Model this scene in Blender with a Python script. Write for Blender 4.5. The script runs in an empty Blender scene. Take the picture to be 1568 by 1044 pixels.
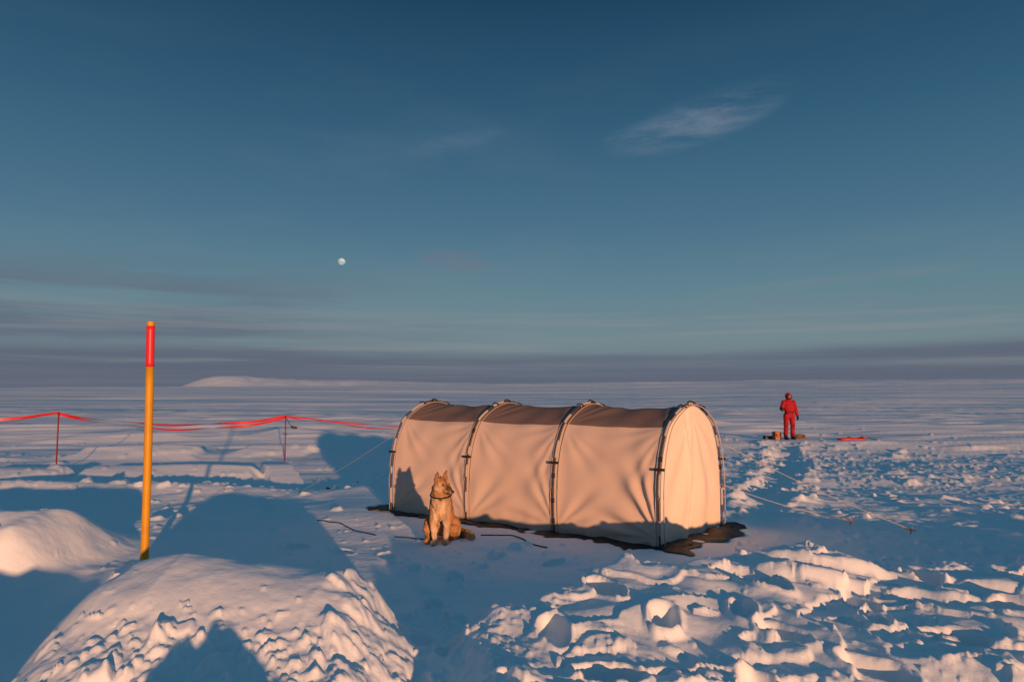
import bpy, bmesh, math, random
import numpy as np
from mathutils import Vector, Matrix
random.seed(4); rng=np.random.RandomState(7)
sc=bpy.context.scene
sc.view_settings.view_transform='Standard'; sc.view_settings.look='None'; sc.view_settings.exposure=0
SUN_AZ=20.0; SUN_EL=4.8   # degrees: sun is behind the camera, a little to the right
COL=sc.collection

# ------------------------------------------------------------ helpers
def link(o,parent=None):
    COL.objects.link(o)
    if parent: o.parent=parent
    return o
def empty(name,loc=(0,0,0),rz=0):
    e=bpy.data.objects.new(name,None); e.location=loc; e.rotation_euler=(0,0,rz); e.empty_display_size=.2
    return link(e)
def mesh_obj(name,verts,faces,mat=None,parent=None,smooth=True):
    me=bpy.data.meshes.new(name); me.from_pydata([tuple(v) for v in verts],[],faces); me.update()
    if smooth: me.polygons.foreach_set('use_smooth',[True]*len(me.polygons))
    if mat: me.materials.append(mat)
    return link(bpy.data.objects.new(name,me),parent)
def tube(name,pts,rad,mat,parent=None,seg=8,cap=True):
    pts=[Vector(p) for p in pts]; n=len(pts)
    rads=rad if isinstance(rad,(list,tuple)) else [rad]*n
    V=[];F=[]
    up=Vector((0,0,1))
    for i,p in enumerate(pts):
        d=(pts[min(i+1,n-1)]-pts[max(i-1,0)]).normalized()
        a=d.cross(up)
        if a.length<.05: a=d.cross(Vector((0,1,0)))
        a.normalize(); b=d.cross(a)
        for k in range(seg):
            t=2*math.pi*k/seg
            V.append(p+(a*math.cos(t)+b*math.sin(t))*rads[i])
    for i in range(n-1):
        for k in range(seg):
            F.append((i*seg+k,i*seg+(k+1)%seg,(i+1)*seg+(k+1)%seg,(i+1)*seg+k))
    if cap:
        F.append(tuple(range(seg))[::-1]); F.append(tuple((n-1)*seg+k for k in range(seg)))
    return mesh_obj(name,V,F,mat,parent)
def bbox(name,size,loc,mat,parent=None,rot=(0,0,0),bev=.01):
    bm=bmesh.new(); bmesh.ops.create_cube(bm,size=1)
    bmesh.ops.scale(bm,vec=size,verts=bm.verts)
    if bev: bmesh.ops.bevel(bm,geom=bm.edges[:],offset=bev,segments=2,affect='EDGES')
    me=bpy.data.meshes.new(name); bm.to_mesh(me); bm.free(); me.materials.append(mat)
    o=bpy.data.objects.new(name,me); o.location=loc; o.rotation_euler=rot
    return link(o,parent)
def mat_new(name,col,rough=.7,spec=.3,bump=None,var=0,sss=0):
    m=bpy.data.materials.new(name); m.use_nodes=True; nt=m.node_tree; b=nt.nodes['Principled BSDF']
    b.inputs['Base Color'].default_value=(*col,1); b.inputs['Roughness'].default_value=rough
    b.inputs['Specular IOR Level'].default_value=spec
    tc=nt.nodes.new('ShaderNodeTexCoord')
    if var:
        n=nt.nodes.new('ShaderNodeTexNoise'); n.inputs['Scale'].default_value=bump[0]*.3 if bump else 5; n.inputs['Detail'].default_value=6
        nt.links.new(tc.outputs['Object'],n.inputs['Vector'])
        r=nt.nodes.new('ShaderNodeMapRange'); r.inputs[3].default_value=1-var; r.inputs[4].default_value=1+var
        r.inputs[1].default_value=.25; r.inputs[2].default_value=.75
        nt.links.new(n.outputs['Fac'],r.inputs[0])
        h=nt.nodes.new('ShaderNodeVectorMath'); h.operation='SCALE'; h.inputs[0].default_value=col
        nt.links.new(r.outputs[0],h.inputs['Scale']); nt.links.new(h.outputs[0],b.inputs['Base Color'])
    if bump:
        n=nt.nodes.new('ShaderNodeTexNoise'); n.inputs['Scale'].default_value=bump[0]; n.inputs['Detail'].default_value=5
        nt.links.new(tc.outputs['Object'],n.inputs['Vector'])
        bp=nt.nodes.new('ShaderNodeBump'); bp.inputs['Strength'].default_value=bump[1]; bp.inputs['Distance'].default_value=bump[2]
        nt.links.new(n.outputs['Fac'],bp.inputs['Height']); nt.links.new(bp.outputs[0],b.inputs['Normal'])
    return m
def attr_mat(name,rough,bump):
    m=mat_new(name,(.5,.5,.5),rough,.2,bump); nt=m.node_tree
    a=nt.nodes.new('ShaderNodeAttribute'); a.attribute_name='Col'
    nt.links.new(a.outputs['Color'],nt.nodes['Principled BSDF'].inputs['Base Color']); return m

# ------------------------------------------------------------ noise
def hsh(ix,iy,seed):
    n=(ix*374761393+iy*668265263+seed*1274126177)&0xffffffff
    n=((n^(n>>13))*1274126177)&0xffffffff
    n=((n^(n>>15))*1103515245)&0xffffffff
    return ((n^(n>>16))&0xffffff)/float(0x1000000)
def vn(x,y,seed=0):
    ix=np.floor(x).astype(np.int64); iy=np.floor(y).astype(np.int64); fx=x-ix; fy=y-iy
    u=fx*fx*fx*(fx*(fx*6-15)+10); v=fy*fy*fy*(fy*(fy*6-15)+10)
    a=hsh(ix,iy,seed); b=hsh(ix+1,iy,seed); c=hsh(ix,iy+1,seed); d=hsh(ix+1,iy+1,seed)
    return (a+(b-a)*u+(c-a)*v+(a-b-c+d)*u*v)*2-1
def fbm(x,y,seed=0,oc=4,g=.5):
    s=0;a=1
    for i in range(oc):
        cs,sn=math.cos(i*1.1),math.sin(i*1.1)
        s=s+a*vn((x*cs-y*sn)*2**i+i*17.3,(x*sn+y*cs)*2**i-i*9.1,seed+i); a*=g
    return s
def S(a,b,t):
    k=np.clip((t-a)/(b-a),0,1); return k*k*(3-2*k)
def clods(x,y,cell,seed,dens,edge=.5):
    """broken-crust chunks, worn by wind; dens = array 0..1"""
    gx=np.floor(x/cell).astype(np.int64); gy=np.floor(y/cell).astype(np.int64)
    H=np.zeros_like(x)
    for dx in (-1,0,1):
        for dy in (-1,0,1):
            cx=gx+dx; cy=gy+dy
            r1=hsh(cx,cy,seed); r2=hsh(cx,cy,seed+1); r3=hsh(cx,cy,seed+2); r4=hsh(cx,cy,seed+3); r5=hsh(cx,cy,seed+4); r6=hsh(cx,cy,seed+5)
            px=(cx+.15+.7*r1)*cell; py=(cy+.15+.7*r2)*cell
            th=r3*6.283; c=np.cos(th); s=np.sin(th)
            ex=(x-px)*c+(y-py)*s; ey=-(x-px)*s+(y-py)*c
            R=cell*(.16+.46*r4*r4+.08); asp=.5+.8*r5
            ex=ex+ey*(r1-.5)*.8
            m=np.maximum(np.abs(ex/R),np.abs(ey/(R*asp)))*.6+.4*np.sqrt((ex/R)**2+(ey/(R*asp))**2)
            b=S(1,1-edge,m)*(R*.7+ (ex*(r6-.5)+ey*(r1-.5))*1.0)*(r5*.5+.6)
            H=np.maximum(H,np.where(r6*.999<dens,b,0))
    return H
# tent footprint (metres) measured
TA=np.array([1.88,8.86]); TB=np.array([-1.96,11.43]); TC=np.array([3.07,10.24])
VL=TB-TA; VW=TC-TA; L=float(np.hypot(*VL)); W=float(np.hypot(*VW))
det=VL[0]*VW[1]-VL[1]*VW[0]
def tent_ts(x,y):
    qx=x-TA[0]; qy=y-TA[1]
    return (qx*VW[1]-qy*VW[0])/det,(VL[0]*qy-VL[1]*qx)/det
foot=[(2.15,5.9,.12,.24,.13,.5),(3.6,6.1,.11,.22,.12,.2),(1.1,5.1,.12,.22,.13,-.4),(.75,5.7,.11,.24,.13,.3),(3.1,4.9,.11,.24,.12,1.0),
      (4.1,4.6,.11,.22,.12,.1),(4.6,5.7,.12,.26,.13,-.6),(2.3,4.4,.11,.22,.11,.7),(3.9,5.3,.10,.2,.11,.9),(1.5,4.2,.11,.22,.12,.2),(.6,4.3,.11,.22,.13,1.2),(2.8,5.7,.09,.2,.09,.3),(1.75,5.3,.10,.2,.11,-.2),(4.9,4.9,.11,.22,.11,.4),
      (1.9,4.9,.10,.2,.10,.6),(2.7,5.2,.10,.2,.10,-.3),(.3,4.9,.10,.2,.11,.1),(3.4,4.3,.10,.2,.10,.4),
      (-.6,7.5,.09,.18,.06,.2),(-.35,7.9,.09,.18,.06,-.2),(-1.1,7.8,.09,.18,.06,.1),(-1.5,8.4,.09,.18,.06,.5),(-.2,8.4,.09,.18,.06,-.5),(.5,8.1,.09,.18,.06,-.9),(1.2,7.7,.09,.18,.06,-1.1),(-2.1,8.7,.09,.18,.06,.9),(-2.8,9.0,.09,.18,.06,1.2),
      (-.75,6.6,.09,.18,.06,.1),(-.5,6.1,.09,.18,.06,.0),(-.7,5.5,.09,.18,.06,.2),(-.45,5.0,.09,.18,.06,-.1),(-.6,4.5,.09,.18,.06,.1)]
def height(x,y):
    x=np.asarray(x,float); y=np.asarray(y,float); r=np.hypot(x,y)
    w1=fbm(x*1.1,y*1.1,11,3); w2=fbm(x*2.9,y*2.9,21,3)
    # far relief ------------------------------------------------
    az=x/np.maximum(np.abs(y),1)
    far=S(150,7000,r)*(np.interp(az,[-.9,-.56,-.50,-.45,-.38,-.25,-.1,.2,.9],[-95,-60,-20,26,34,40,46,62,76]))*r/7000*1.25
    hill=np.interp(az,[-.55,-.50,-.465,-.43,-.39,-.32,-.20,-.04],[0,10,46,70,62,44,28,0])
    far=far+hill*S(4000,4700,r+250*fbm(az*14,r*0,15,3))*(1+.12*fbm(x/160,y/160,16,3))
    far=far+S(400,3000,r)*fbm(x/900,y/900,5,4)*10
    h=np.where(y>0,far,0)
    # sastrugi of growing wavelength, drifting across the view
    for lam,amp,cut in ((.55,.008,16),(1.3,.026,45),(3.4,.085,130),(10,.22,420),(33,.7,1500),(130,2.6,6000),(420,7,12000)):
        k=S(cut,cut*.45,r)
        q=vn((x+.35*y)/lam/2.2,(y-.2*x)/lam/.9,int(lam*10))
        if lam>2: q=q*.5+np.abs(q)**1.5*.6
        h=h+k*amp*q*S(0,lam*3,r)*(1 if lam<2 else S(6,22,r))
    sas=vn((x+.3*y)/2.6,(y-.15*x)/.9,77)
    h=h+S(16,24,r)*S(120,60,r)*.12*np.maximum(sas-.2,0)
    h=h-.46*S(8.8,19,y)*S(38,25,y)*S(-2.4,-4.6,x)  # dip on the left, shaped to tilt snow off the sun and darken it
    h=h-.24*S(9,18,y)*S(26,22,y)*S(3,7,x)  # shallower dip on the right, also shaped for shade
    # drifts added and shaped to catch sun as lit patches (left middle distance)
    def drift(cx,cy,lx,ly,hh,sk=0):
        ex=(x-cx-sk*(y-cy))/lx; ey=(y-cy)/ly
        return hh*S(1,.82,np.abs(ex+.06*w1))*S(-1,.9,ey)*S(1.35,1.0,ey)
    h=h+drift(-8.9,17.6,2.5,1.0,.30,-.25)+drift(-12.9,17.3,1.5,1.0,.28,-.1)+drift(-5.9,17.9,.45,1.5,.30,-.5)
    h=h+drift(-13.2,24,2.4,1.2,.24,-.2)+drift(-8.7,25,1.4,1.0,.22,.1)
    # raised foreground -----------------------------------------
    yb=np.interp(x,[-4,-1.2,-.5,.3,1.0,1.8,3,5,9],[5.7,5.75,5.2,5.7,6.35,6.85,6.7,6.75,6.5])+.22*w1
    near=S(yb+.6,yb-.2,y)
    lvl=.13+.098*np.clip(y-3.5,-1,3.2)+.035*w1+.10*S(1.5,0,x)*S(5.8,4.5,y)
    nz=near*lvl
    # smooth drift mound, left
    ext=np.interp(x+.05*w1,[-4.0,-3.4,-3.05,-2.8,-2.45,-2.1,-1.7,-1.3,-1.1,-.92,-.6],[0,.22,.52,.80,.96,.90,.80,.73,.56,.28,0])
    yy=y-5.22-.05*w1
    prof=np.where(yy<0,np.exp(-(yy/1.2)**2),np.exp(-(yy/.45)**2))
    nz=nz+.46*ext*prof
    # trodden trench toward the dog
    xc=np.interp(y,[2,4.4,5.8,7.2],[-.45,-.56,-.70,-.82])+.07*w2
    tr=np.exp(-(np.abs(x-xc)/.33)**2.2)*S(7.4,6.2,y)
    nz=nz*(1-.60*tr)
    rim=np.exp(-((np.abs(x-xc)-.50)/.17)**2)*near
    nz=nz+rim*.03*(1+w2)
    # pit on far left
    xb=np.interp(y,[1,3,4.15,5.3,6.5,8],[-2.5,-2.75,-2.95,-3.35,-3.75,-4.2])+.05*w1
    pit=S(xb+.35,xb-1.15,x)*S(7.9,6.4,y+.15*w1)*S(-12,-9,x)*S(2.1,3.0,y)
    nz=nz*(1-pit)-(.60+.30*S(6.5,5.3,y))*pit
    # unseen bank under the photographer, shaped to cast shade on mound and pit
    shade_bk=np.interp(x+.1*w2,[-9,-7.5,-6.5,-2.9,-2.4,-1.6,-1.25,-.3,.15,.5],[0,.3,.42,.40,.22,.24,.44,.42,.1,0])
    nz=nz+shade_bk*(1+.20*w2+.12*w1)*np.exp(-((y-1.6)/.55)**4)
    h=h*(1-S(9,7,r))+0
    h=h+nz
    blk=S(-4.85,-5.6,x+.10*w1)*S(6.75,7.75,y+.07*w1)*S(9.8,8.6,y)
    h=h+blk*(.50+.05*w1-np.minimum(h,0)*.4)
    # trampled trail from tent door to the person
    xp=np.interp(y,[9.5,12,15,20,26],[3.6,4.3,5.6,8.0,10.2])+.2*w1
    tl=np.exp(-(np.abs(x-xp)/(.40))**2.5)*S(9.6,10.8,y)*S(27,24,y)
    tlr=np.exp(-((np.abs(x-xp)-.6)/.25)**2)*S(9.6,10.8,y)*S(27,24,y)
    h=h-.06*tl+.04*tlr*(1+w2)
    # broken wind crust: low ledges
    plm=near*S(.0,.6,x)*(1-tr)+.5*S(7.5,8.5,y)*S(30,18,y)*S(4.2,5.5,x)
    tq=fbm(x*.50+.30*y,y*.85-.15*x,131,4,.5)*2.0+.12*w2+6
    fr=tq-np.floor(tq)
    led=(np.floor(tq)+S(0,.14,fr)-tq)*.042
    h=h+plm*led
    ledge=S(.30,.05,fr)*plm
    # footprints and tracks
    for (fx,fy,a,b,d,t) in foot:
        c,s=math.cos(t),math.sin(t); ex=((x-fx)*c+(y-fy)*s)/a; ey=(-(x-fx)*s+(y-fy)*c)/b
        m=ex**2+ey**2+.6*w2
        h=h-d*S(1.2,.5,m)+.25*d*np.exp(-((m-1.5)/.4)**2)
    for off,dep in ((0,.06),(.42,.05)):
        dl=(y-6.2-off)+(x-2.0)*.48+.05*w1
        seg=S(1.6,2.1,x)*S(5.8,4.8,x)
        h=h+seg*(-dep*np.exp(-(dl/.07)**2)+.035*np.exp(-((dl-.15)/.07)**2))
    # broken crust clods ---------------------------------------
    patch=np.clip(.5+.9*fbm(x*.75+4,y*.75,31,3),0,1)
    smooth_m=S(.12,.4,ext)*S(4.1,4.6,y+.1*w1)*S(-1.05,-1.3,x+.1*w2)     # drift top stays smooth
    dn=near*(.02+.26*S(.5,.9,patch)+.28*ledge)*(1-smooth_m)
    dn=np.maximum(dn,np.clip(rim*.7,0,.55)*(1-smooth_m))
    dn=np.maximum(dn,.6*np.exp(-((x+.98)/.2)**2)*S(5.9,5.6,y))
    lowl=S(4.65,4.1,y)*S(1.4,2.,r)*S(-2.9,-2.3,x)*S(.4,-.3,x)
    dn=np.maximum(dn,.7*lowl)
    dn=np.maximum(dn*(1-.5*tr),.30*tr)*(1-pit)
    mid=S(7.2,8.2,y)*S(40,22,r)
    cl_r=np.exp(-((x-11)/4.2)**2)*np.exp(-((y-19.5)/3.2)**2)
    cl_r2=np.exp(-((x-5.6)/2.8)**2)*np.exp(-((y-8.3)/1.2)**2)
    cl_l=np.exp(-((x+6.5)/2.6)**2)*np.exp(-((y-14.0)/.8)**2)+np.exp(-((x+10.5)/2)**2)*np.exp(-((y-14.2)/.5)**2)
    dm=mid*np.clip(.04+.6*cl_r+.25*cl_r2+.5*cl_l+.5*tlr+.15*np.clip(fbm(x*.5,y*.5,41,2),0,1),0,.9)
    h=h+.26*cl_l*mid
    tt,ss=tent_ts(x,y)
    dt=np.maximum(np.maximum(-tt*L,(tt-1)*L),np.maximum(-ss*W,(ss-1)*W))
    free=S(.05,.5,dt)
    dens=np.maximum(dn,dm)*S(.3,.9,dt)
    fg=1-.40*S(7.5,6.8,y)*(1-.95*lowl)      # worn smaller in the raised foreground
    c=clods(x,y,.38,100,dens*.40*(1-tr))*.42
    c=np.maximum(c,clods(x,y,.19,200,dens*.7)*.62)
    c=c+clods(x,y,.10,300,np.clip(dens*.9,0,1))*.75*S(13,8,r)
    c=c+clods(x,y,.062,400,np.clip(dens*.8+.015*near*(1-smooth_m)+.015,0,1)*free)*.8*S(11,7,r)
    h=h+c*fg
    crumb=fbm(x*7,y*7,51,3)*S(14,8,r)
    fine=fbm(x*19,y*19,57,2)*S(9,6,r)
    h=h+crumb*(.002+.014*dens+.014*tr+.010*tl)+fine*(.0008+.0065*np.clip(dens*1.5,0,1)+.003*tr)
    h=h+(w1*.028+w2*.008)*S(22,12,r)*S(.1,.9,dt)*(1-smooth_m)
    h=np.where(dt<.5,h*(.25+.75*S(0,.5,dt)),h)
    return h
def gz(x,y): return float(height(np.array([float(x)]),np.array([float(y)]))[0])

# ------------------------------------------------------------ ground mesh
rr=[.3]
while rr[-1]<9500:
    q=rr[-1]; rr.append(q*(1+(.015 if q<2 else .0042 if q<16 else .008 if q<60 else .018)))
rr=np.array(rr)
a1=np.radians(np.arange(-48,48.001,.08)); a2=np.radians(np.arange(51,309,3.0))
aa=np.concatenate([a1,a2]); NA=len(aa); NR=len(rr)
AX,RX=np.meshgrid(aa,rr); X=(RX*np.sin(AX)).ravel(); Y=(RX*np.cos(AX)).ravel()
Z=height(X,Y)
nv=NA*NR+1
co=np.empty((nv,3),np.float32); co[:-1,0]=X; co[:-1,1]=Y; co[:-1,2]=Z; co[-1]=(0,0,Z[:NA].mean())
i=np.arange(NR-1)[:,None]*NA; j=np.arange(NA)[None,:]; j2=(j+1)%NA
quads=np.stack([i+j,i+NA+j,i+NA+j2,i+j2],-1).reshape(-1,4)[:, ::-1]
tris=np.stack([np.full(NA,nv-1),np.arange(NA),(np.arange(NA)+1)%NA],-1)[:, ::-1]
me=bpy.data.meshes.new('snow_ground')
me.vertices.add(nv); me.vertices.foreach_set('co',co.ravel())
nq=len(quads); nt_=len(tris)
me.loops.add(nq*4+nt_*3); me.loops.foreach_set('vertex_index',np.concatenate([quads.ravel(),tris.ravel()]).astype(np.int32))
me.polygons.add(nq+nt_)
me.polygons.foreach_set('loop_start',np.concatenate([np.arange(nq)*4,nq*4+np.arange(nt_)*3]).astype(np.int32))
me.update(calc_edges=True); me.validate()
me.polygons.foreach_set('use_smooth',np.ones(len(me.polygons),bool))
ground=link(bpy.data.objects.new('snow_ground',me))
if me.polygons[1000].normal.z<0:
    me.flip_normals()
# snow material
sm=bpy.data.materials.new('snow'); sm.use_nodes=True; nt=sm.node_tree; b=nt.nodes['Principled BSDF']
b.inputs['Roughness'].default_value=.75; b.inputs['Specular IOR Level'].default_value=.15
tc=nt.nodes.new('ShaderNodeTexCoord')
def nz_(scale,det,sx=1,sy=1):
    mp=nt.nodes.new('ShaderNodeMapping'); mp.inputs['Scale'].default_value=(sx,sy,1)
    n=nt.nodes.new('ShaderNodeTexNoise'); n.inputs['Scale'].default_value=scale; n.inputs['Detail'].default_value=det
    nt.links.new(tc.outputs['Object'],mp.inputs[0]); nt.links.new(mp.outputs[0],n.inputs['Vector']); return n
prev=None
for (s_,d_,st,di,sx,sy) in ((.02,6,.7,6.0,.3,1),(.22,6,.5,.38,.45,1),(7,7,.50,.020,1,1),(70,4,.35,.004,1,1)):
    n=nz_(s_,d_,sx,sy); bp=nt.nodes.new('ShaderNodeBump'); bp.inputs['Strength'].default_value=st; bp.inputs['Distance'].default_value=di
    nt.links.new(n.outputs['Fac'],bp.inputs['Height'])
    if prev: nt.links.new(prev.outputs[0],bp.inputs['Normal'])
    prev=bp
nt.links.new(prev.outputs[0],b.inputs['Normal'])
n=nz_(1.5,6); cr=nt.nodes.new('ShaderNodeValToRGB'); cr.color_ramp.elements[0].color=(.76,.80,.83,1); cr.color_ramp.elements[1].color=(.85,.87,.88,1)
nt.links.new(n.outputs['Fac'],cr.inputs[0]); nt.links.new(cr.outputs[0],b.inputs['Base Color'])
me.materials.append(sm)

# ------------------------------------------------------------ tent
tent=empty('tunnel_tent')
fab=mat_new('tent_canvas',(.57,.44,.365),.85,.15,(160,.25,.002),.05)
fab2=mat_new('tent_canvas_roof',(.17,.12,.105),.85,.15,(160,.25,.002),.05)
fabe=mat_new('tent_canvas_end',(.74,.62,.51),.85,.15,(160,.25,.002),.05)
dark=mat_new('black_strap',(.02,.018,.018),.6,.3,(60,.2,.002))
polem=mat_new('hoop_pole',(.07,.045,.035),.5,.4,(40,.2,.002))
sleeve=mat_new('pole_sleeve',(.42,.35,.31),.8,.2,(90,.3,.003))
pp=[(0,0),(-.015,.3),(-.015,.6),(.015,.92),(.10,1.24),(.27,1.53)]
pr=[(.42,1.635),(.58,1.715),(.74,1.77),(.91,1.79)]
half=pp+pr; prof=half+[(W-s,z) for s,z in half[-2::-1]]
prof=np.array(prof); seglen=np.r_[0,np.cumsum(np.hypot(*np.diff(prof,axis=0).T))]
M=150; qs=np.linspace(0,seglen[-1],M)
def cr_interp(xs,ys,q):
    m=np.gradient(ys,xs); k=np.clip(np.searchsorted(xs,q)-1,0,len(xs)-2)
    h=xs[k+1]-xs[k]; t=(q-xs[k])/h
    return (2*t**3-3*t**2+1)*ys[k]+(t**3-2*t**2+t)*h*m[k]+(-2*t**3+3*t**2)*ys[k+1]+(t**3-t**2)*h*m[k+1]
PS=cr_interp(seglen,prof[:,0],qs); PZ=cr_interp(seglen,prof[:,1],qs)
dS=np.gradient(PS,qs); dZ=np.gradient(PZ,qs); ln=np.hypot(dS,dZ); NSx=-dZ/ln; NZx=dS/ln   # outward normal in (s,z)
uw=VW/W; ul=VL/L
def tp(t,s,z):   # tent coordinates -> world
    p=TA+ul*(t*L)+uw*s; return (p[0],p[1],z)
N=300; V=[];F=[];mi=[]
zb=-.03
for a in range(N+1):
    t=a/N; k=t*3; fr=k-math.floor(k) if a<N else 0
    sag=math.sin(math.pi*fr)**.7 if 0<fr<1 else 0
    pn=min(int(k),2)
    for c in range(M):
        s,z=PS[c],PZ[c]; top=min(max((z-1.2)/.5,0),1)
        d=-.030*sag*(.35+.65*min(z/.5,1)) -.03*sag*top
        lt=fr*L/3
        # tension folds radiating from panel corners
        for (cx,cz,am,fq) in ((0.0,.10,.030 if pn==0 else .010,15),(L/3,.05,.012,13),(0,1.5,.006,17),(L/3,1.5,.006,15)):
            dx=lt-cx; dz=z-cz; rad=math.hypot(dx,dz)+1e-3; an=math.atan2(dz,dx)
            d+=am*math.sin(an*fq+pn*2+1.3*math.sin(an*5))*math.exp(-((rad-.5)/.45)**2)*min(1,sag*2)
        d+=.008*math.sin(9*lt+7*z+pn)*math.sin(4.1*z-3*lt)*min(1,sag*1.5)
        d+=.004*math.sin(z*31+lt*5+pn)*math.exp(-((lt-.12)/.12)**2)*min(1,sag*3)
        d+=.012*math.exp(-z/.1)*math.sin(lt*26+pn*3)*.5
        V.append(tp(t,s+NSx[c]*d,z+NZx[c]*d+(zb if z<.02 else 0)))
for a in range(N):
    for c in range(M-1):
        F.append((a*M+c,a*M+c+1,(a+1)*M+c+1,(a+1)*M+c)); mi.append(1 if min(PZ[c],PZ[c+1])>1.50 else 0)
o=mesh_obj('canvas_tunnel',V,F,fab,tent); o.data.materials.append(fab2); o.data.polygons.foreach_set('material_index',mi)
# ends
for nm,t0,sg in (('canvas_end_door',0,-1),('canvas_end_rear',1,1)):
    V=[];F=[]; HM=M//2; K=60
    for c in range(HM):
        for k in range(K+1):
            f=k/K; s=PS[c]*(1-f)+PS[M-1-c]*f; z=PZ[c]; 
            bul=.05*math.sin(math.pi*f)*min(1,z/.4)*min(1,(1.8-z)/.5)
            bul+=.024*math.sin(math.atan2(z-1.7,s-W/2)*13)*math.sin(math.pi*f)*min(1,(1.79-z))*min(1,z*2)
            bul+=.022*math.sin(f*21+2*math.sin(z*4))*math.sin(math.pi*f)*math.exp(-z*1.6)
            dl=f-.36-.05*math.sin(z*2.2); bul+=.034*math.exp(-(dl/.018)**2)*(1 if z<1.45 else 0)-.026*math.exp(-((dl-.05)/.03)**2)
            V.append(tp(t0+sg*bul/L,s,z+(zb if z<.02 else 0)))
    for c in range(HM-1):
        for k in range(K):
            q=(c*(K+1)+k,c*(K+1)+k+1,(c+1)*(K+1)+k+1,(c+1)*(K+1)+k)
            F.append(q if sg<0 else q[::-1])
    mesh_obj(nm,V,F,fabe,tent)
# hoops
for hi,t in enumerate((-.004,1/3,2/3,1.004)):
    def hp(c,off,t=t): return tp(t,PS[c]+NSx[c]*off,PZ[c]+NZx[c]*off)
    tube('hoop_pole',[hp(c,.022) for c in range(0,M,2)],.013,polem,tent,8)
    for sd in (-.012,.012):
        tube('hoop_seam',[tp(t+sd,PS[c]+NSx[c]*.002,PZ[c]+NZx[c]*.002) for c in range(0,M,3)]+[hp(M-1,.0)],.007,sleeve,tent,6)
    c=5
    while c<M-8:
        ln_=random.choice((5,7,9,11)); isd=random.random()<.3
        tube('hoop_sleeve',[hp(k,.020) for k in range(c,c+(3 if isd else ln_)) if k<M],.019,dark if isd else sleeve,tent,8)
        c+=(3 if isd else ln_)+random.choice((4,6,8))
    for c in (int(M*.218),int(M*.782)):
        p0=Vector(tp(t-.016,PS[c]+NSx[c]*.045,PZ[c])); p1=Vector(tp(t+.016,PS[c]+NSx[c]*.045,PZ[c]))
        d=p1-p0
        bbox('tension_tab',(d.length,.02,.035),(p0+p1)/2,dark,tent,(0,0,math.atan2(d.y,d.x)),.004)
    for c in (M//2-9,M//2,M//2+9):
        p=Vector(hp(c,.035)); tube('crown_loop',[p+Vector((-.05,.03,0)),p+Vector((-.02,.01,.02)),p+Vector((.03,-.01,.005)),p+Vector((.06,-.03,-.02))],.010,dark,tent,6)

# groundsheet
gsm=mat_new('black_groundsheet',(.018,.016,.016),.55,.35,(25,.6,.02),.2)
V=[];F=[];nu,nw=130,80
for a in range(nu):
    for c in range(nw):
        lt=-.42+(L+.92)*a/(nu-1); ls=-.20+(W+.36)*c/(nw-1)
        x0=TA[0]+ul[0]*lt+uw[0]*ls; y0=TA[1]+ul[1]*lt+uw[1]*ls
        e=.07*math.sin(lt*5)+.05*math.sin(lt*11+ls*7)+.03*math.sin(lt*27)
        if c<3: x0-=uw[0]*e; y0-=uw[1]*e
        if a<4: e=.10*math.sin(ls*4)+.05*math.sin(ls*13); x0+=ul[0]*e; y0+=ul[1]*e
        V.append((x0,y0,0))
V=np.array(V); hh=height(V[:,0],V[:,1]); 
V[:,2]=hh+.014+.022*fbm(V[:,0]*4,V[:,1]*4,61,3)
for a in range(nu-1):
    for c in range(nw-1): F.append((a*nw+c,(a+1)*nw+c,(a+1)*nw+c+1,a*nw+c+1))
mesh_obj('groundsheet',V,F,gsm,tent)
# guy lines
rope=mat_new('guy_rope',(.45,.38,.3),.8,.2); orange=mat_new('peg_orange',(.8,.2,.02),.5,.4,(30,.2,.002))
def guy(name,p,q,sg=.05,par=tent,r=.005,m=rope):
    p=Vector(p);q=Vector(q); tube(name,[p.lerp(q,k/16)-Vector((0,0,sg*math.sin(math.pi*k/16))) for k in range(17)],r,m,par,6)
e1=(5.45,9.48,gz(5.45,9.48)+.06); e2=(5.0,10.24,gz(5,10.24)+.05)
guy('guy_line',tp(0,W-.05,1.25),e1); guy('guy_line',tp(0,W,.62),e2)
guy('guy_line',tp(1,.1,1.3),(-4.6,14.2,-.2),r=.003); guy('guy_line',tp(1,W-.1,1.3),(-3.4,15.5,-.2),r=.003)
for e in (e1,e2):
    tube('tent_peg',[(e[0]-.03,e[1],e[2]-.14),(e[0],e[1],e[2]),(e[0]+.01,e[1],e[2]+.04)],.009,orange,tent,8)
    guy('tent_peg_cord',(e[0]-.12,e[1]+.02,e[2]+.04),(e[0]+.05,e[1]-.02,e[2]-.01),.01,tent,.008,orange)

# ------------------------------------------------------------ marker pole
mp_=empty('snow_marker_pole',(-4.36,8.3,0))
yel=mat_new('yellow_paint',(.56,.27,.008),.5,.35,(14,.35,.004),.14); redp=mat_new('red_reflective',(.70,.018,.03),.4,.4,(14,.3,.003),.12)
def px_(z): return -.02-.010*z+.006*math.sin(z*1.3)
def taper(name,z0,z1,r,mat):
    n=10; tube(name,[(px_(z0+(z1-z0)*k/n),0,z0+(z1-z0)*k/n) for k in range(n+1)],r,mat,mp_,20)
taper('shaft',-.4,2.28,.046,yel); taper('red_band',2.281,2.775,.0475,redp); taper('tip',2.776,2.83,.046,yel)
for z in (.9,1.65): taper('joint_ring',z,z+.012,.048,yel)

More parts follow.
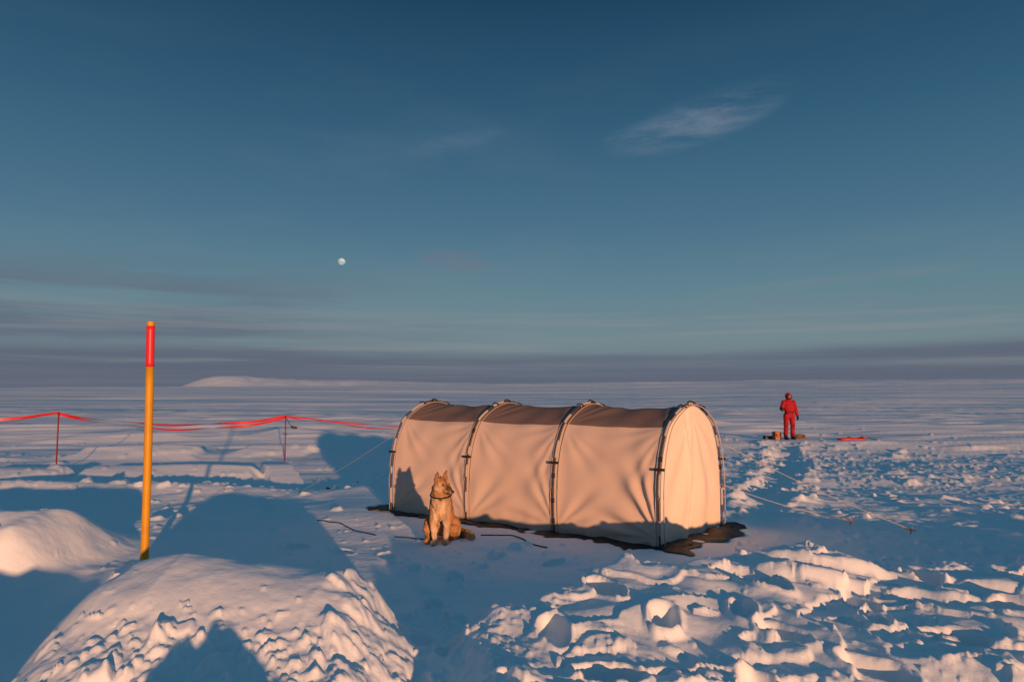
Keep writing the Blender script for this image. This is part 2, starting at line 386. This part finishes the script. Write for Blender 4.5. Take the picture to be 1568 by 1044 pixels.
# ------------------------------------------------------------ barrier tape fence
fence=empty('barrier_tape_fence')
tape=mat_new('red_tape',(.52,.022,.025),.45,.4,(6,.4,.02),.2); postm=mat_new('dark_red_post',(.20,.016,.02),.6,.3,(20,.3,.003),.2)
posts=[(-18.6,16.8,1.05,0),(-13.15,19.9,1.34,0),(-7.64,23.2,1.12,.0),(-2.2,27.5,.45,0),(2.5,30,.5,0)]
P=[]
for i_,(x0,y0,h0,_) in enumerate(posts):
    g=gz(x0,y0); lean=.04*math.sin(i_*3)
    tube('post',[(x0,y0,-.3+min(g,0)),(x0+lean*.5,y0,h0*.5),(x0+lean,y0,h0+.02)],.020,postm,fence,8)
    tube('post_knot',[(x0+lean-.03,y0-.01,h0-.03),(x0+lean+.03,y0-.03,h0-.01),(x0+lean+.02,y0-.03,h0-.08)],.02,tape,fence,6)
    P.append(Vector((x0+lean,y0,h0-.02)))
def ribbon(p,q,sag,w,tw,ph):
    n=60; V=[];F=[]
    d=(q-p); dd=Vector((d.y,-d.x,0)).normalized()
    for k in range(n+1):
        f=k/n; c=p.lerp(q,f); c.z-=sag*4*f*(1-f)+.02*math.sin(f*17+ph)
        an=ph+tw*math.sin(f*9+ph)+f*3; e=Vector((0,0,1))*math.cos(an)*w/2+dd*math.sin(an)*w/2
        V+= [c-e,c,c+e+dd*.004]
    for k in range(n):
        for m in range(2): F.append((k*3+m,k*3+m+1,k*3+m+4,k*3+m+3))
    mesh_obj('tape',V,F,tape,fence)
ribbon(P[0],P[1],.10,.07,.6,.3); ribbon(P[1],P[2],.30,.08,.8,.1); ribbon(P[2],P[3],.06,.06,.9,2.7); ribbon(P[3],P[4],.1,.06,.8,.4)
ribbon(P[0]-Vector((0,0,.05)),P[1],.22,.05,1.1,1.2); ribbon(P[1]-Vector((0,0,.02)),P[2]-Vector((0,0,.06)),.40,.07,.9,.0); ribbon(P[2],P[3]-Vector((0,0,.04)),.16,.05,1,.2)
bbox('hanging_pouch',(.22,.06,.09),(-7.35,23.15,.74),dark,fence,(0,.15,.2),.02)
tube('pouch_cord',[(-7.62,23.2,1.05),(-7.5,23.17,.85),(-7.4,23.15,.78)],.010,dark,fence,6)

# ------------------------------------------------------------ organic figures
def organic(name,parts,voxel,smooth,colfn,mat,parent,noise=0):
    bm=bmesh.new()
    for p in parts:
        if p[0]=='e':
            _,c,r,rot=p
            M4=Matrix.Translation(c)@rot.to_4x4()@Matrix.Diagonal((*r,1))
            bmesh.ops.create_icosphere(bm,subdivisions=3,radius=1,matrix=M4)
        else:
            _,pts,rs=p
            for (a_,b_),(ra,rb) in zip(zip(pts,pts[1:]),zip(rs,rs[1:])):
                a_=Vector(a_);b_=Vector(b_); n=max(2,int((b_-a_).length/(min(ra,rb)*.3)))
                for k in range(n+1):
                    f=k/n; rad=ra+(rb-ra)*f
                    bmesh.ops.create_icosphere(bm,subdivisions=2,radius=rad,matrix=Matrix.Translation(a_.lerp(b_,f)))
    me=bpy.data.meshes.new(name+'_src'); bm.to_mesh(me); bm.free()
    o=bpy.data.objects.new(name+'_src',me); COL.objects.link(o)
    r=o.modifiers.new('r','REMESH'); r.mode='VOXEL'; r.voxel_size=voxel; r.use_smooth_shade=True
    s=o.modifiers.new('s','SMOOTH'); s.factor=.5; s.iterations=smooth
    dg=bpy.context.evaluated_depsgraph_get(); m2=bpy.data.meshes.new_from_object(o.evaluated_get(dg))
    bpy.data.objects.remove(o)
    n=len(m2.vertices); co=np.empty(n*3); m2.vertices.foreach_get('co',co); co=co.reshape(-1,3)
    no=np.array([v.normal[:] for v in m2.vertices])
    if noise:
        d=fbm(co[:,0]*38+co[:,1]*21,co[:,2]*16-co[:,1]*26,91,2)*noise
        co=co+no*d[:,None]; m2.vertices.foreach_set('co',co.ravel())
    cols=colfn(co,no); at=m2.color_attributes.new('Col','FLOAT_COLOR','POINT')
    at.data.foreach_set('color',np.c_[cols,np.ones(n)].ravel())
    m2.materials.clear(); m2.materials.append(mat); m2.polygons.foreach_set('use_smooth',np.ones(len(m2.polygons),bool)); m2.name=name; m2.update()
    return link(bpy.data.objects.new(name,m2),parent)
I3=Matrix.Identity(3)
def frame(f,up=Vector((0,0,1))):
    f=f.normalized(); r=f.cross(up).normalized(); u=r.cross(f); return Matrix((r,f,u)).transposed()  # cols: right, forward, up

# ---- dog
dx,dy=-.93,9.10
dog=empty('sitting_dog',(dx,dy,gz(dx,dy-.15)-.005),0)
hc=Vector((.015,-.12,.755)); hf=Vector((.70,-.71,-.14)); HF=frame(hf); f_=hf.normalized(); rt=HF.col[0]; hu=HF.col[2]
def hd(r,f,u): return hc+rt*r*1.12+f_*f*1.1+hu*u*1.1
parts=[
 ('e',Vector((0,-.03,.47)),(.150,.14,.20),I3),
 ('e',Vector((0,-.10,.52)),(.120,.10,.13),I3),
 ('c',[(0,-.02,.48),(-.01,.14,.36),(-.02,.27,.20)],[.150,.172,.172]),
 ('e',Vector((-.155,.13,.155)),(.09,.17,.155),Matrix.Rotation(.25,3,'X')),
 ('e',Vector((.155,.13,.155)),(.09,.17,.155),Matrix.Rotation(.25,3,'X')),
 ('c',[(-.17,.0,.17),(-.185,.12,.06),(-.185,.02,.032),(-.18,-.07,.03)],[.07,.04,.032,.038]),
 ('c',[(.17,.0,.17),(.185,.12,.06),(.185,.02,.032),(.18,-.07,.03)],[.07,.04,.032,.038]),
 ('c',[(-.09,-.05,.46),(-.085,-.10,.28),(-.077,-.125,.15),(-.075,-.14,.05)],[.068,.052,.037,.037]),
 ('c',[(.09,-.05,.46),(.085,-.10,.28),(.077,-.125,.15),(.075,-.14,.05)],[.068,.052,.037,.037]),
 ('e',Vector((-.077,-.175,.030)),(.044,.060,.032),I3),
 ('e',Vector((.077,-.175,.030)),(.044,.060,.032),I3),
 ('c',[(0,-.05,.56),(.0,-.09,.65),(.01,-.10,.73)],[.14,.128,.105]),
 ('e',hd(0,0,.015),(.100,.105,.088),HF),
 ('e',hd(-.060,.0,-.035),(.052,.066,.055),HF),('e',hd(.060,.0,-.035),(.052,.066,.055),HF),
 ('c',[hd(0,.06,-.015),hd(0,.13,-.03),hd(0,.185,-.038)],[.062,.044,.034]),
 ('c',[hd(0,.06,-.05),hd(0,.16,-.062)],[.038,.022]),
 ('c',[hd(-.052,-.02,.055),hd(-.064,-.02,.11),hd(-.068,-.012,.160)],[.044,.028,.009]),
 ('c',[hd(.052,-.02,.055),hd(.064,-.02,.11),hd(.068,-.012,.160)],[.044,.028,.009]),
 ('c',[(.02,.36,.10),(.16,.38,.06),(.30,.28,.055),(.38,.12,.055),(.42,.02,.045)],[.06,.06,.065,.06,.03]),
]
for sx in (-1,1):   # toes
    for k in (-1,0,1): parts.append(('e',Vector((sx*.077+k*.023,-.225,.022)),(.013,.022,.018),I3))
hcn=np.array(hc); rtn=np.array(rt); fn=np.array(f_); un=np.array(hu)
def dogcol(co,no):
    x,y,z=co.T; n1=fbm(x*14+y*9,z*12,71,3)
    tan=np.array([.44,.22,.09]); cream=np.array([.62,.44,.28]); drk=np.array([.07,.04,.027])
    c=np.tile(tan,(len(co),1))
    def mixin(c,col,m): m=np.clip(m,0,1)[:,None]; return c*(1-m)+col*m
    c=mixin(c,drk,.6*S(-.02,.16,y+.05*n1)*S(.22,.45,z))
    c=mixin(c,drk,.6*S(.09,.16,np.abs(x)+.02*n1)*S(.36,.5,z)*S(.70,.62,z))
    front=S(.0,-.7,no[:,1])*S(.14,.08,np.abs(x)+.03*n1)*S(.64,.58,z)
    c=mixin(c,cream,front*.7)
    c=mixin(c,cream,S(.34,.2,z+.05*n1)*S(0,-.08,y)*S(.13,.11,np.abs(x))*.8)
    c=mixin(c,cream,S(.5,.9,x/.4)*.5*S(.2,.1,z))
    rel=co-hcn; fr=rel@rtn; ff=rel@fn; fu=rel@un; head=S(.66,.70,z)
    c=mixin(c,cream,head*S(.0,-.035,fu)*S(-.02,.05,ff)*.7)
    c=mixin(c,cream,head*S(.03,.045,np.abs(fr))*S(.06,.03,np.abs(fu))*S(.0,.05,ff)*.45)
    c=mixin(c,drk,head*S(.09,.15,ff)*S(-.065,-.02,fu)*.8)
    c=mixin(c,drk,head*S(.030,.014,np.abs(fr))*S(-.01,.02,fu)*S(.02,.06,ff)*.6)
    c=mixin(c,drk,head*S(.065,.05,np.abs(fr))*S(.025,.04,np.abs(fr))*S(.03,.012,np.abs(fu-.022))*S(.04,.07,ff)*.6)
    c=mixin(c,drk,S(.11,.15,fu)*.6*head)
    c=mixin(c,np.array([.22,.12,.09]),head*S(.08,.1,fu)*S(-.012,0,ff)*S(.02,.035,np.abs(fr))*.8)
    c=c*(1+.28*n1[:,None]); return np.clip(c,.01,.9)
fur=attr_mat('dog_fur',.9,(120,.9,.010))
organic('dog_body',parts,.0095,2,dogcol,fur,dog,.010)
blk=mat_new('dog_nose_eye',(.012,.01,.01),.25,.5,(50,.1,.001))
def ball(name,c,r,mat,parent,rot=I3):
    bm=bmesh.new(); bmesh.ops.create_icosphere(bm,subdivisions=3,radius=1,matrix=Matrix.Translation(c)@rot.to_4x4()@Matrix.Diagonal((*r,1)))
    m=bpy.data.meshes.new(name); bm.to_mesh(m); bm.free(); m.materials.append(mat); m.polygons.foreach_set('use_smooth',[True]*len(m.polygons))
    return link(bpy.data.objects.new(name,m),parent)
ball('nose',hd(0,.214,-.030),(.024,.016,.018),blk,dog,HF)
for s_ in (-1,1): ball('eye',hd(s_*.042,.080,.022),(.015,.011,.012),blk,dog,HF)
tube('mouth_line',[hd(.032,.10,-.062),hd(.028,.15,-.060),hd(.009,.197,-.060),hd(-.009,.197,-.060),hd(-.028,.15,-.060),hd(-.032,.10,-.062)],.006,blk,dog,6)
tube('collar',[Vector((.004,-.085,.625))+Vector((math.cos(t)*.136,math.sin(t)*.136,.03*math.sin(t))) for t in np.linspace(0,2*math.pi,33)],.010,dark,dog,8)
ball('collar_tag',Vector((.02,-.236,.585)),(.014,.006,.018),polem,dog)

# ---- person
px,py=10.5,26.0
man=empty('person_in_red_suit',(px,py,gz(px,py)),math.radians(8))
def hand(base,dirv,side,palm_n,curl):
    """base: wrist; dirv: palm direction; side: thumb side; palm_n: facing of palm"""
    d=Vector(dirv).normalized(); s=Vector(side).normalized(); n=Vector(palm_n).normalized(); b0=Vector(base); out=[]
    out.append(('c',[b0,b0+d*.05],[.034,.036])); out.append(('c',[b0+d*.05-s*.02,b0+d*.075-s*.02],[.026,.022])); out.append(('c',[b0+d*.05+s*.02,b0+d*.078+s*.02],[.026,.022]))
    for k,(off,ln_) in enumerate(((.033,.072),(.011,.082),(-.011,.076),(-.033,.060))):
        r0=b0+d*.085+s*off; p1=r0+d*ln_*.45+n*curl*.012; p2=p1+(d*(1-curl*.5)+n*curl*.8)*ln_*.35; p3=p2+(d*(1-curl)+n*curl*1.1)*ln_*.28
        out.append(('c',[r0,p1,p2,p3],[.0125,.0115,.0105,.0095]))
    t0=b0+d*.03+s*.03; out.append(('c',[t0,t0+s*.035+d*.03,t0+s*.042+d*.065+n*.015],[.016,.013,.011]))
    return out
bp=[
 ('e',Vector((0,.0,1.18)),(.215,.135,.26),I3),('e',Vector((0,.01,1.36)),(.20,.115,.11),I3),
 ('e',Vector((0,.01,.92)),(.19,.135,.15),I3),
 ('c',[(-.11,.0,.88),(-.145,-.02,.50),(-.155,.01,.16)],[.112,.086,.076]),
 ('c',[(.11,.0,.88),(.12,-.02,.50),(.125,.01,.16)],[.112,.086,.076]),
 ('e',Vector((-.155,.0,.17)),(.09,.10,.05),I3),('e',Vector((.125,.0,.17)),(.09,.10,.05),I3),
 ('c',[(-.155,.02,.14),(-.155,.02,.05)],[.068,.058]),('c',[(.125,.02,.14),(.125,.02,.05)],[.068,.058]),
 ('e',Vector((-.165,-.05,.045)),(.056,.15,.048),I3),('e',Vector((.135,-.05,.045)),(.056,.15,.048),I3),
 ('c',[(0,.01,1.40),(0,.0,1.52)],[.085,.075]),
 ('e',Vector((0,-.005,1.60)),(.098,.112,.128),I3),('e',Vector((0,.03,1.62)),(.118,.115,.135),I3),('e',Vector((0,.02,1.47)),(.125,.10,.06),I3),
 ('e',Vector((0,-.115,1.585)),(.016,.022,.026),I3),
 ('c',[(.20,.01,1.40),(.295,.02,1.13),(.315,-.03,.88)],[.082,.068,.055]),
 ('c',[(-.20,.01,1.40),(-.30,.0,1.16),(-.40,-.17,1.13)],[.082,.07,.056]),
 ('e',Vector((.12,-.12,1.02)),(.07,.03,.06),I3),('e',Vector((-.12,-.12,1.02)),(.07,.03,.06),I3),
]
bp+=hand((.318,-.035,.86),(.02,-.08,-1),(0,-1,.05),(-1,0,0),.45)
bp+=hand((-.415,-.20,1.13),(-.35,-1,.12),(.2,0,1),(1,-.1,0),.9)
def mancol(co,no):
    x,y,z=co.T; n1=fbm(x*9,z*9,81,3)
    red=np.array([.30,.010,.016]); blk_=np.array([.02,.018,.02]); skin=np.array([.30,.15,.10]); dk=np.array([.08,.008,.012])
    c=np.tile(red,(len(co),1))
    def mx(c,col,m): m=np.clip(m,0,1)[:,None]; return c*(1-m)+col*m
    c=mx(c,blk_,S(.145,.13,z))
    c=mx(c,blk_,S(.905,.895,z)*S(.23,.25,x)*S(.7,.75,z)); c=mx(c,blk_,S(-.165,-.185,y)*S(-.3,-.32,x)*S(.9,1,z))
    face=S(.072,.064,np.abs(x))*S(-.07,-.085,y)*S(1.50,1.515,z)*S(1.675,1.66,z)
    c=mx(c,skin,face); c=mx(c,np.array([.05,.03,.02]),face*S(1.56,1.55,z))
    c=mx(c,blk_,S(.012,.008,np.abs(x))*S(.0,-.06,y)*S(1.45,1.43,z)*S(.9,.92,z)*.8)
    c=mx(c,dk,S(.018,.012,np.abs(z-1.02))*S(.24,.23,np.abs(x))*.9)
    c=mx(c,blk_,S(.06,.02,np.abs(z-.5))*S(0,-.05,y)*.55)
    return np.clip(c*(1+.18*n1[:,None]),.005,.9)
suit=attr_mat('snow_suit',.75,(24,.6,.02))
organic('body',bp,.0085,2,mancol,suit,man,.006)
eyem=mat_new('eye_dark',(.02,.015,.01),.3,.5); lip=mat_new('lip',(.2,.07,.06),.6,.3)
for s_ in (-1,1):
    ball('eye',Vector((s_*.035,-.108,1.612)),(.012,.009,.008),eyem,man)
    tube('eyebrow',[(s_*.018,-.116,1.634),(s_*.052,-.104,1.634)],.005,eyem,man,6)
tube('mouth',[(-.025,-.108,1.545),(0,-.118,1.542),(.025,-.108,1.545)],.005,lip,man,6)
tube('hood_trim',[(.082*math.cos(t),-.085,1.59+.092*math.sin(t)) for t in np.linspace(0,2*math.pi,25)],.016,mat_new('hood_trim_red',(.12,.008,.012),.9,.1,(60,.6,.01)),man,8)
tube('held_tool',[(-.43,-.31,1.02),(-.448,-.31,1.14),(-.465,-.315,1.27)],.014,dark,man,8)

# ---- cases by the person
def case(name,loc,size,rz,m,m2):
    e=empty(name,loc,rz); w,d,h=size
    bbox('shell',(w,d,h*.66),(0,0,h*.33),m,e,bev=.015); bbox('lid',(w*1.02,d*1.03,h*.32),(0,0,h*.825),m,e,bev=.02)
    for s_ in (-.3,.3): bbox('latch',(.04,.02,.07),(s_*w,-d/2-.018,h*.64),m2,e,bev=.004)
    tube('handle',[(-.08,-d/2-.005,h*.45),(-.07,-d/2-.04,h*.42),(.07,-d/2-.04,h*.42),(.08,-d/2-.005,h*.45)],.009,m2,e,6)
c1=mat_new('case_orange',(.40,.12,.04),.6,.3,(12,.3,.004),.1); c2=mat_new('case_wood',(.14,.09,.065),.7,.2,(12,.4,.004),.15)
case('equipment_case',(10.12,26.3,gz(10.12,26.3)),(.24,.3,.32),.1,c1,dark)
case('equipment_case',(11.0,26.4,gz(11.0,26.4)),(.42,.4,.20),-.1,c2,dark)
case('equipment_case',(9.98,26.7,gz(9.98,26.7)),(.4,.3,.12),.05,c2,dark)
# red pulk sledge
V=[];F=[];e=empty('red_sledge',(12.95,26.2,gz(12.95,26.2)-.03),.08)
n1,n2=24,14
for a in range(n1):
    f=a/(n1-1); xx=-.52+1.04*f; w=.20*(1-.5*abs(2*f-1)**5)
    for c in range(n2):
        g=c/(n2-1)*2-1; V.append((xx,w*g,.02+.08*abs(g)**4+.08*max(0,(f-.8)/.2)**2))
for a in range(n1-1):
    for c in range(n2-1): F.append((a*n2+c,(a+1)*n2+c,(a+1)*n2+c+1,a*n2+c+1))
o=mesh_obj('hull',V,F,mat_new('sledge_red',(.55,.04,.025),.4,.4,(8,.2,.005)),e); so=o.modifiers.new('s','SOLIDIFY'); so.thickness=.015
tube('load_strap',[(-.1,-.20,.10),(-.1,0,.14),(-.1,.20,.10)],.015,dark,e,6); tube('tow_cord',[(.5,-.1,.14),(.8,0,.06),(1.1,.1,.03)],.012,dark,e,6)

# ---- black cable on the snow, debris
cb=empty('black_cable')
def ground_line(name,pts,r,m,par):
    q=[]
    for (a_,b_) in zip(pts,pts[1:]):
        for k in range(14):
            f=k/14; q.append((a_[0]+(b_[0]-a_[0])*f,a_[1]+(b_[1]-a_[1])*f))
    q=np.array(q); q[:,0]+=.03*fbm(q[:,0]*3,q[:,1]*3,5,2); q[:,1]+=.04*fbm(q[:,0]*2.5,q[:,1]*4,6,2)
    z=height(q[:,0],q[:,1]); tube(name,[(a_,b_,c_+r*.6) for (a_,b_),c_ in zip(q,z)],r,m,par,6)
ground_line('cable',[(-3.0,10.65),(-2.6,10.45),(-2.25,9.9),(-1.85,9.55)],.008,dark,cb)
ground_line('cable_loose_end',[(-1.6,9.5),(-1.25,9.42),(-1.1,9.3)],.008,dark,cb)
ground_line('cable_by_tent',[(-.4,9.55),(.0,9.4),(.25,9.0),(.45,8.9)],.010,dark,cb)
db=empty('dark_scraps')
for (x0,y0,s_) in ((-3.75,14.1,.09),(-3.6,14.2,.06),(-3.55,14.9,.05),(-3.4,15.2,.05)):
    bbox('scrap',(s_,s_*.7,s_*.5),(x0,y0,gz(x0,y0)+.02),dark,db,(.3,.2,x0*3),.01)

# ------------------------------------------------------------ moon
D=6500; mdir=Vector((-261,1033.6,195.4)).normalized()
mm=bpy.data.materials.new('moon_surface'); mm.use_nodes=True; mt=mm.node_tree; mb=mt.nodes['Principled BSDF']; mb.inputs['Roughness'].default_value=1; mb.inputs['Specular IOR Level'].default_value=0
tcm=mt.nodes.new('ShaderNodeTexCoord'); nn=mt.nodes.new('ShaderNodeTexNoise'); nn.inputs['Scale'].default_value=.045; nn.inputs['Detail'].default_value=4
mt.links.new(tcm.outputs['Object'],nn.inputs['Vector']); cr=mt.nodes.new('ShaderNodeValToRGB')
cr.color_ramp.elements[0].position=.4; cr.color_ramp.elements[0].color=(.26,.50,.85,1); cr.color_ramp.elements[1].position=.6; cr.color_ramp.elements[1].color=(.45,.85,.98,1)
mt.links.new(nn.outputs['Fac'],cr.inputs[0]); mt.links.new(cr.outputs[0],mb.inputs['Base Color'])
mo=ball('moon',Vector((0,0,0)),(36,36,36),mm,None); mo.location=mdir*D+Vector((0,0,2))

# ------------------------------------------------------------ world
w=bpy.data.worlds.new('World'); sc.world=w; w.use_nodes=True; nt=w.node_tree; bg=nt.nodes['Background']; bg.inputs['Strength'].default_value=.1
sky=nt.nodes.new('ShaderNodeTexSky'); sky.sky_type='NISHITA'; sky.sun_disc=False
sky.sun_elevation=math.radians(SUN_EL); sky.sun_rotation=math.radians(180-SUN_AZ)
tc=nt.nodes.new('ShaderNodeTexCoord'); sep=nt.nodes.new('ShaderNodeSeparateXYZ'); nt.links.new(tc.outputs['Generated'],sep.inputs[0])
def math_(op,a,b=None,c=None,clamp=False):
    n=nt.nodes.new('ShaderNodeMath'); n.operation=op; n.use_clamp=clamp
    for i_,v in enumerate((a,b,c)):
        if v is None: continue
        if isinstance(v,(int,float)): n.inputs[i_].default_value=v
        else: nt.links.new(v,n.inputs[i_])
    return n.outputs[0]
def lin(c): return tuple(((v/255)/12.92 if v/255<.04045 else ((v/255+.055)/1.055)**2.4) for v in c)
ramp=nt.nodes.new('ShaderNodeValToRGB'); R=ramp.color_ramp
stops=[(0,(114,115,129)),(.03,(108,121,135)),(.07,(112,134,143)),(.14,(95,129,144)),(.23,(73,113,138)),(.36,(48,92,121)),(.51,(24,65,95)),(.72,(50,96,126)),(1,(66,118,150))]
R.elements[0].position=0; R.elements[1].position=1
els=[R.elements[0]]+[R.elements.new(p) for p,_ in stops[1:-1]]+[R.elements[len(R.elements)-1]]
for (p,c) in stops:
    el=min(R.elements,key=lambda e:abs(e.position-p)); el.color=(*lin(c),1)
zc=math_('MAXIMUM',sep.outputs['Z'],0.0); nt.links.new(zc,ramp.inputs[0])
def vscale(v,s):
    n=nt.nodes.new('ShaderNodeVectorMath'); n.operation='SCALE'; nt.links.new(v,n.inputs[0])
    if isinstance(s,(int,float)): n.inputs['Scale'].default_value=s
    else: nt.links.new(s,n.inputs['Scale'])
    return n.outputs[0]
rs=vscale(ramp.outputs[0],10.0)
def mix(f,a,b_):
    n=nt.nodes.new('ShaderNodeMix'); n.data_type='RGBA'
    if isinstance(f,(int,float)): n.inputs[0].default_value=f
    else: nt.links.new(f,n.inputs[0])
    for s_,i_ in ((a,6),(b_,7)):
        if isinstance(s_,tuple): n.inputs[i_].default_value=(*s_,1)
        else: nt.links.new(s_,n.inputs[i_])
    return n.outputs[2]
base=mix(.04,rs,sky.outputs[0])
azx=math_('DIVIDE',sep.outputs['X'],math_('MAXIMUM',math_('ABSOLUTE',sep.outputs['Y']),.2))
def noise(sx,sy,sz,scale,det,ro=.55):
    mp=nt.nodes.new('ShaderNodeMapping'); mp.inputs['Scale'].default_value=(sx,sy,sz); nt.links.new(tc.outputs['Generated'],mp.inputs[0])
    n=nt.nodes.new('ShaderNodeTexNoise'); n.inputs['Scale'].default_value=scale; n.inputs['Detail'].default_value=det; n.inputs['Roughness'].default_value=ro; nt.links.new(mp.outputs[0],n.inputs['Vector']); return n.outputs['Fac']
def mr(v,a,b_,c=0,d=1):
    n=nt.nodes.new('ShaderNodeMapRange'); n.interpolation_type='SMOOTHSTEP'; nt.links.new(v,n.inputs[0])
    for i_,q in enumerate((a,b_,c,d)): n.inputs[i_+1].default_value=q
    return n.outputs[0]
Zs=sep.outputs['Z']
n1=noise(1,1,14,2.2,6); n2=noise(1,1,30,1.6,5); n3=noise(.8,.8,46,1.5,6,.6)
zw=math_('ADD',Zs,math_('MULTIPLY',math_('SUBTRACT',n1,.5),.05))
# horizon cloud bank, layered
bank=math_('MULTIPLY',mr(zw,.066,.042),mr(n3,.34,.58,.55,1))
c=mix(math_('MULTIPLY',bank,.88),base,tuple(10*v for v in lin((92,100,117))))
# left layered bands
lb=math_('MULTIPLY',math_('MULTIPLY',mr(azx,.05,-.5),mr(zw,.045,.075)),mr(zw,.19,.11))
c=mix(math_('MULTIPLY',math_('MULTIPLY',lb,mr(n1,.36,.58)),.8),c,tuple(10*v for v in lin((94,104,122))))
# bright thin streaks near horizon
stq=math_('MULTIPLY',mr(n2,.52,.66),math_('MULTIPLY',mr(Zs,.02,.04),mr(Zs,.14,.08)))
c=mix(math_('MULTIPLY',stq,.32),c,tuple(10*v for v in lin((142,144,148))))
vl=math_('MULTIPLY',mr(noise(1.2,1,5,1.7,7,.6),.48,.72),mr(Zs,.55,.2))
c=mix(math_('MULTIPLY',vl,.12),c,tuple(10*v for v in lin((130,140,152))))
# wisps
def wisp(cx,cz,ax,az_,slope,st,s1):
    dxx=math_('SUBTRACT',azx,cx); dzz=math_('SUBTRACT',math_('SUBTRACT',Zs,cz),math_('MULTIPLY',dxx,slope))
    q=math_('ADD',math_('POWER',math_('ABSOLUTE',math_('DIVIDE',dxx,ax)),2.0),math_('POWER',math_('ABSOLUTE',math_('DIVIDE',dzz,az_)),2.0))
    m=mr(q,1.0,0.0); nn=noise(3,1,13,s1,9,.66)
    return math_('MULTIPLY',math_('MULTIPLY',math_('MULTIPLY',m,mr(nn,.34,.76)),st),mr(sep.outputs['Y'],0,.1))
for a_ in ((.285,.362,.16,.036,.18,(128,140,156),.65,2.3),(.20,.352,.08,.018,.1,(120,136,154),.5,3.5),(-.085,.345,.09,.016,.22,(100,122,146),.4,3),(-.08,.186,.07,.020,-.05,(112,116,132),.7,2.5),(.50,.145,.25,.010,.04,(125,132,142),.5,2.2)):
    c=mix(wisp(*a_[:5],a_[6],a_[7]),c,tuple(10*v for v in lin(a_[5])))
nt.links.new(c,bg.inputs['Color'])

# ------------------------------------------------------------ sun
sl=bpy.data.lights.new('sun','SUN'); sl.energy=5.0; sl.angle=math.radians(.7); sl.color=(1,.50,.25)
so=bpy.data.objects.new('sun',sl); link(so)
az=math.radians(SUN_AZ); el=math.radians(SUN_EL)
sv=Vector((math.sin(az)*math.cos(el),-math.cos(az)*math.cos(el),math.sin(el)))
so.rotation_euler=sv.to_track_quat('Z','Y').to_euler(); so.location=(3,-5,6)

# ------------------------------------------------------------ camera
cd=bpy.data.cameras.new('camera'); cd.lens=24; cd.sensor_width=36; cd.clip_end=30000; cd.clip_start=.05
cam=bpy.data.objects.new('camera',cd); link(cam); cam.location=(0,0,2.0); cam.rotation_euler=(math.radians(90+4.1),0,0)
sc.camera=cam
print('verts',nv)
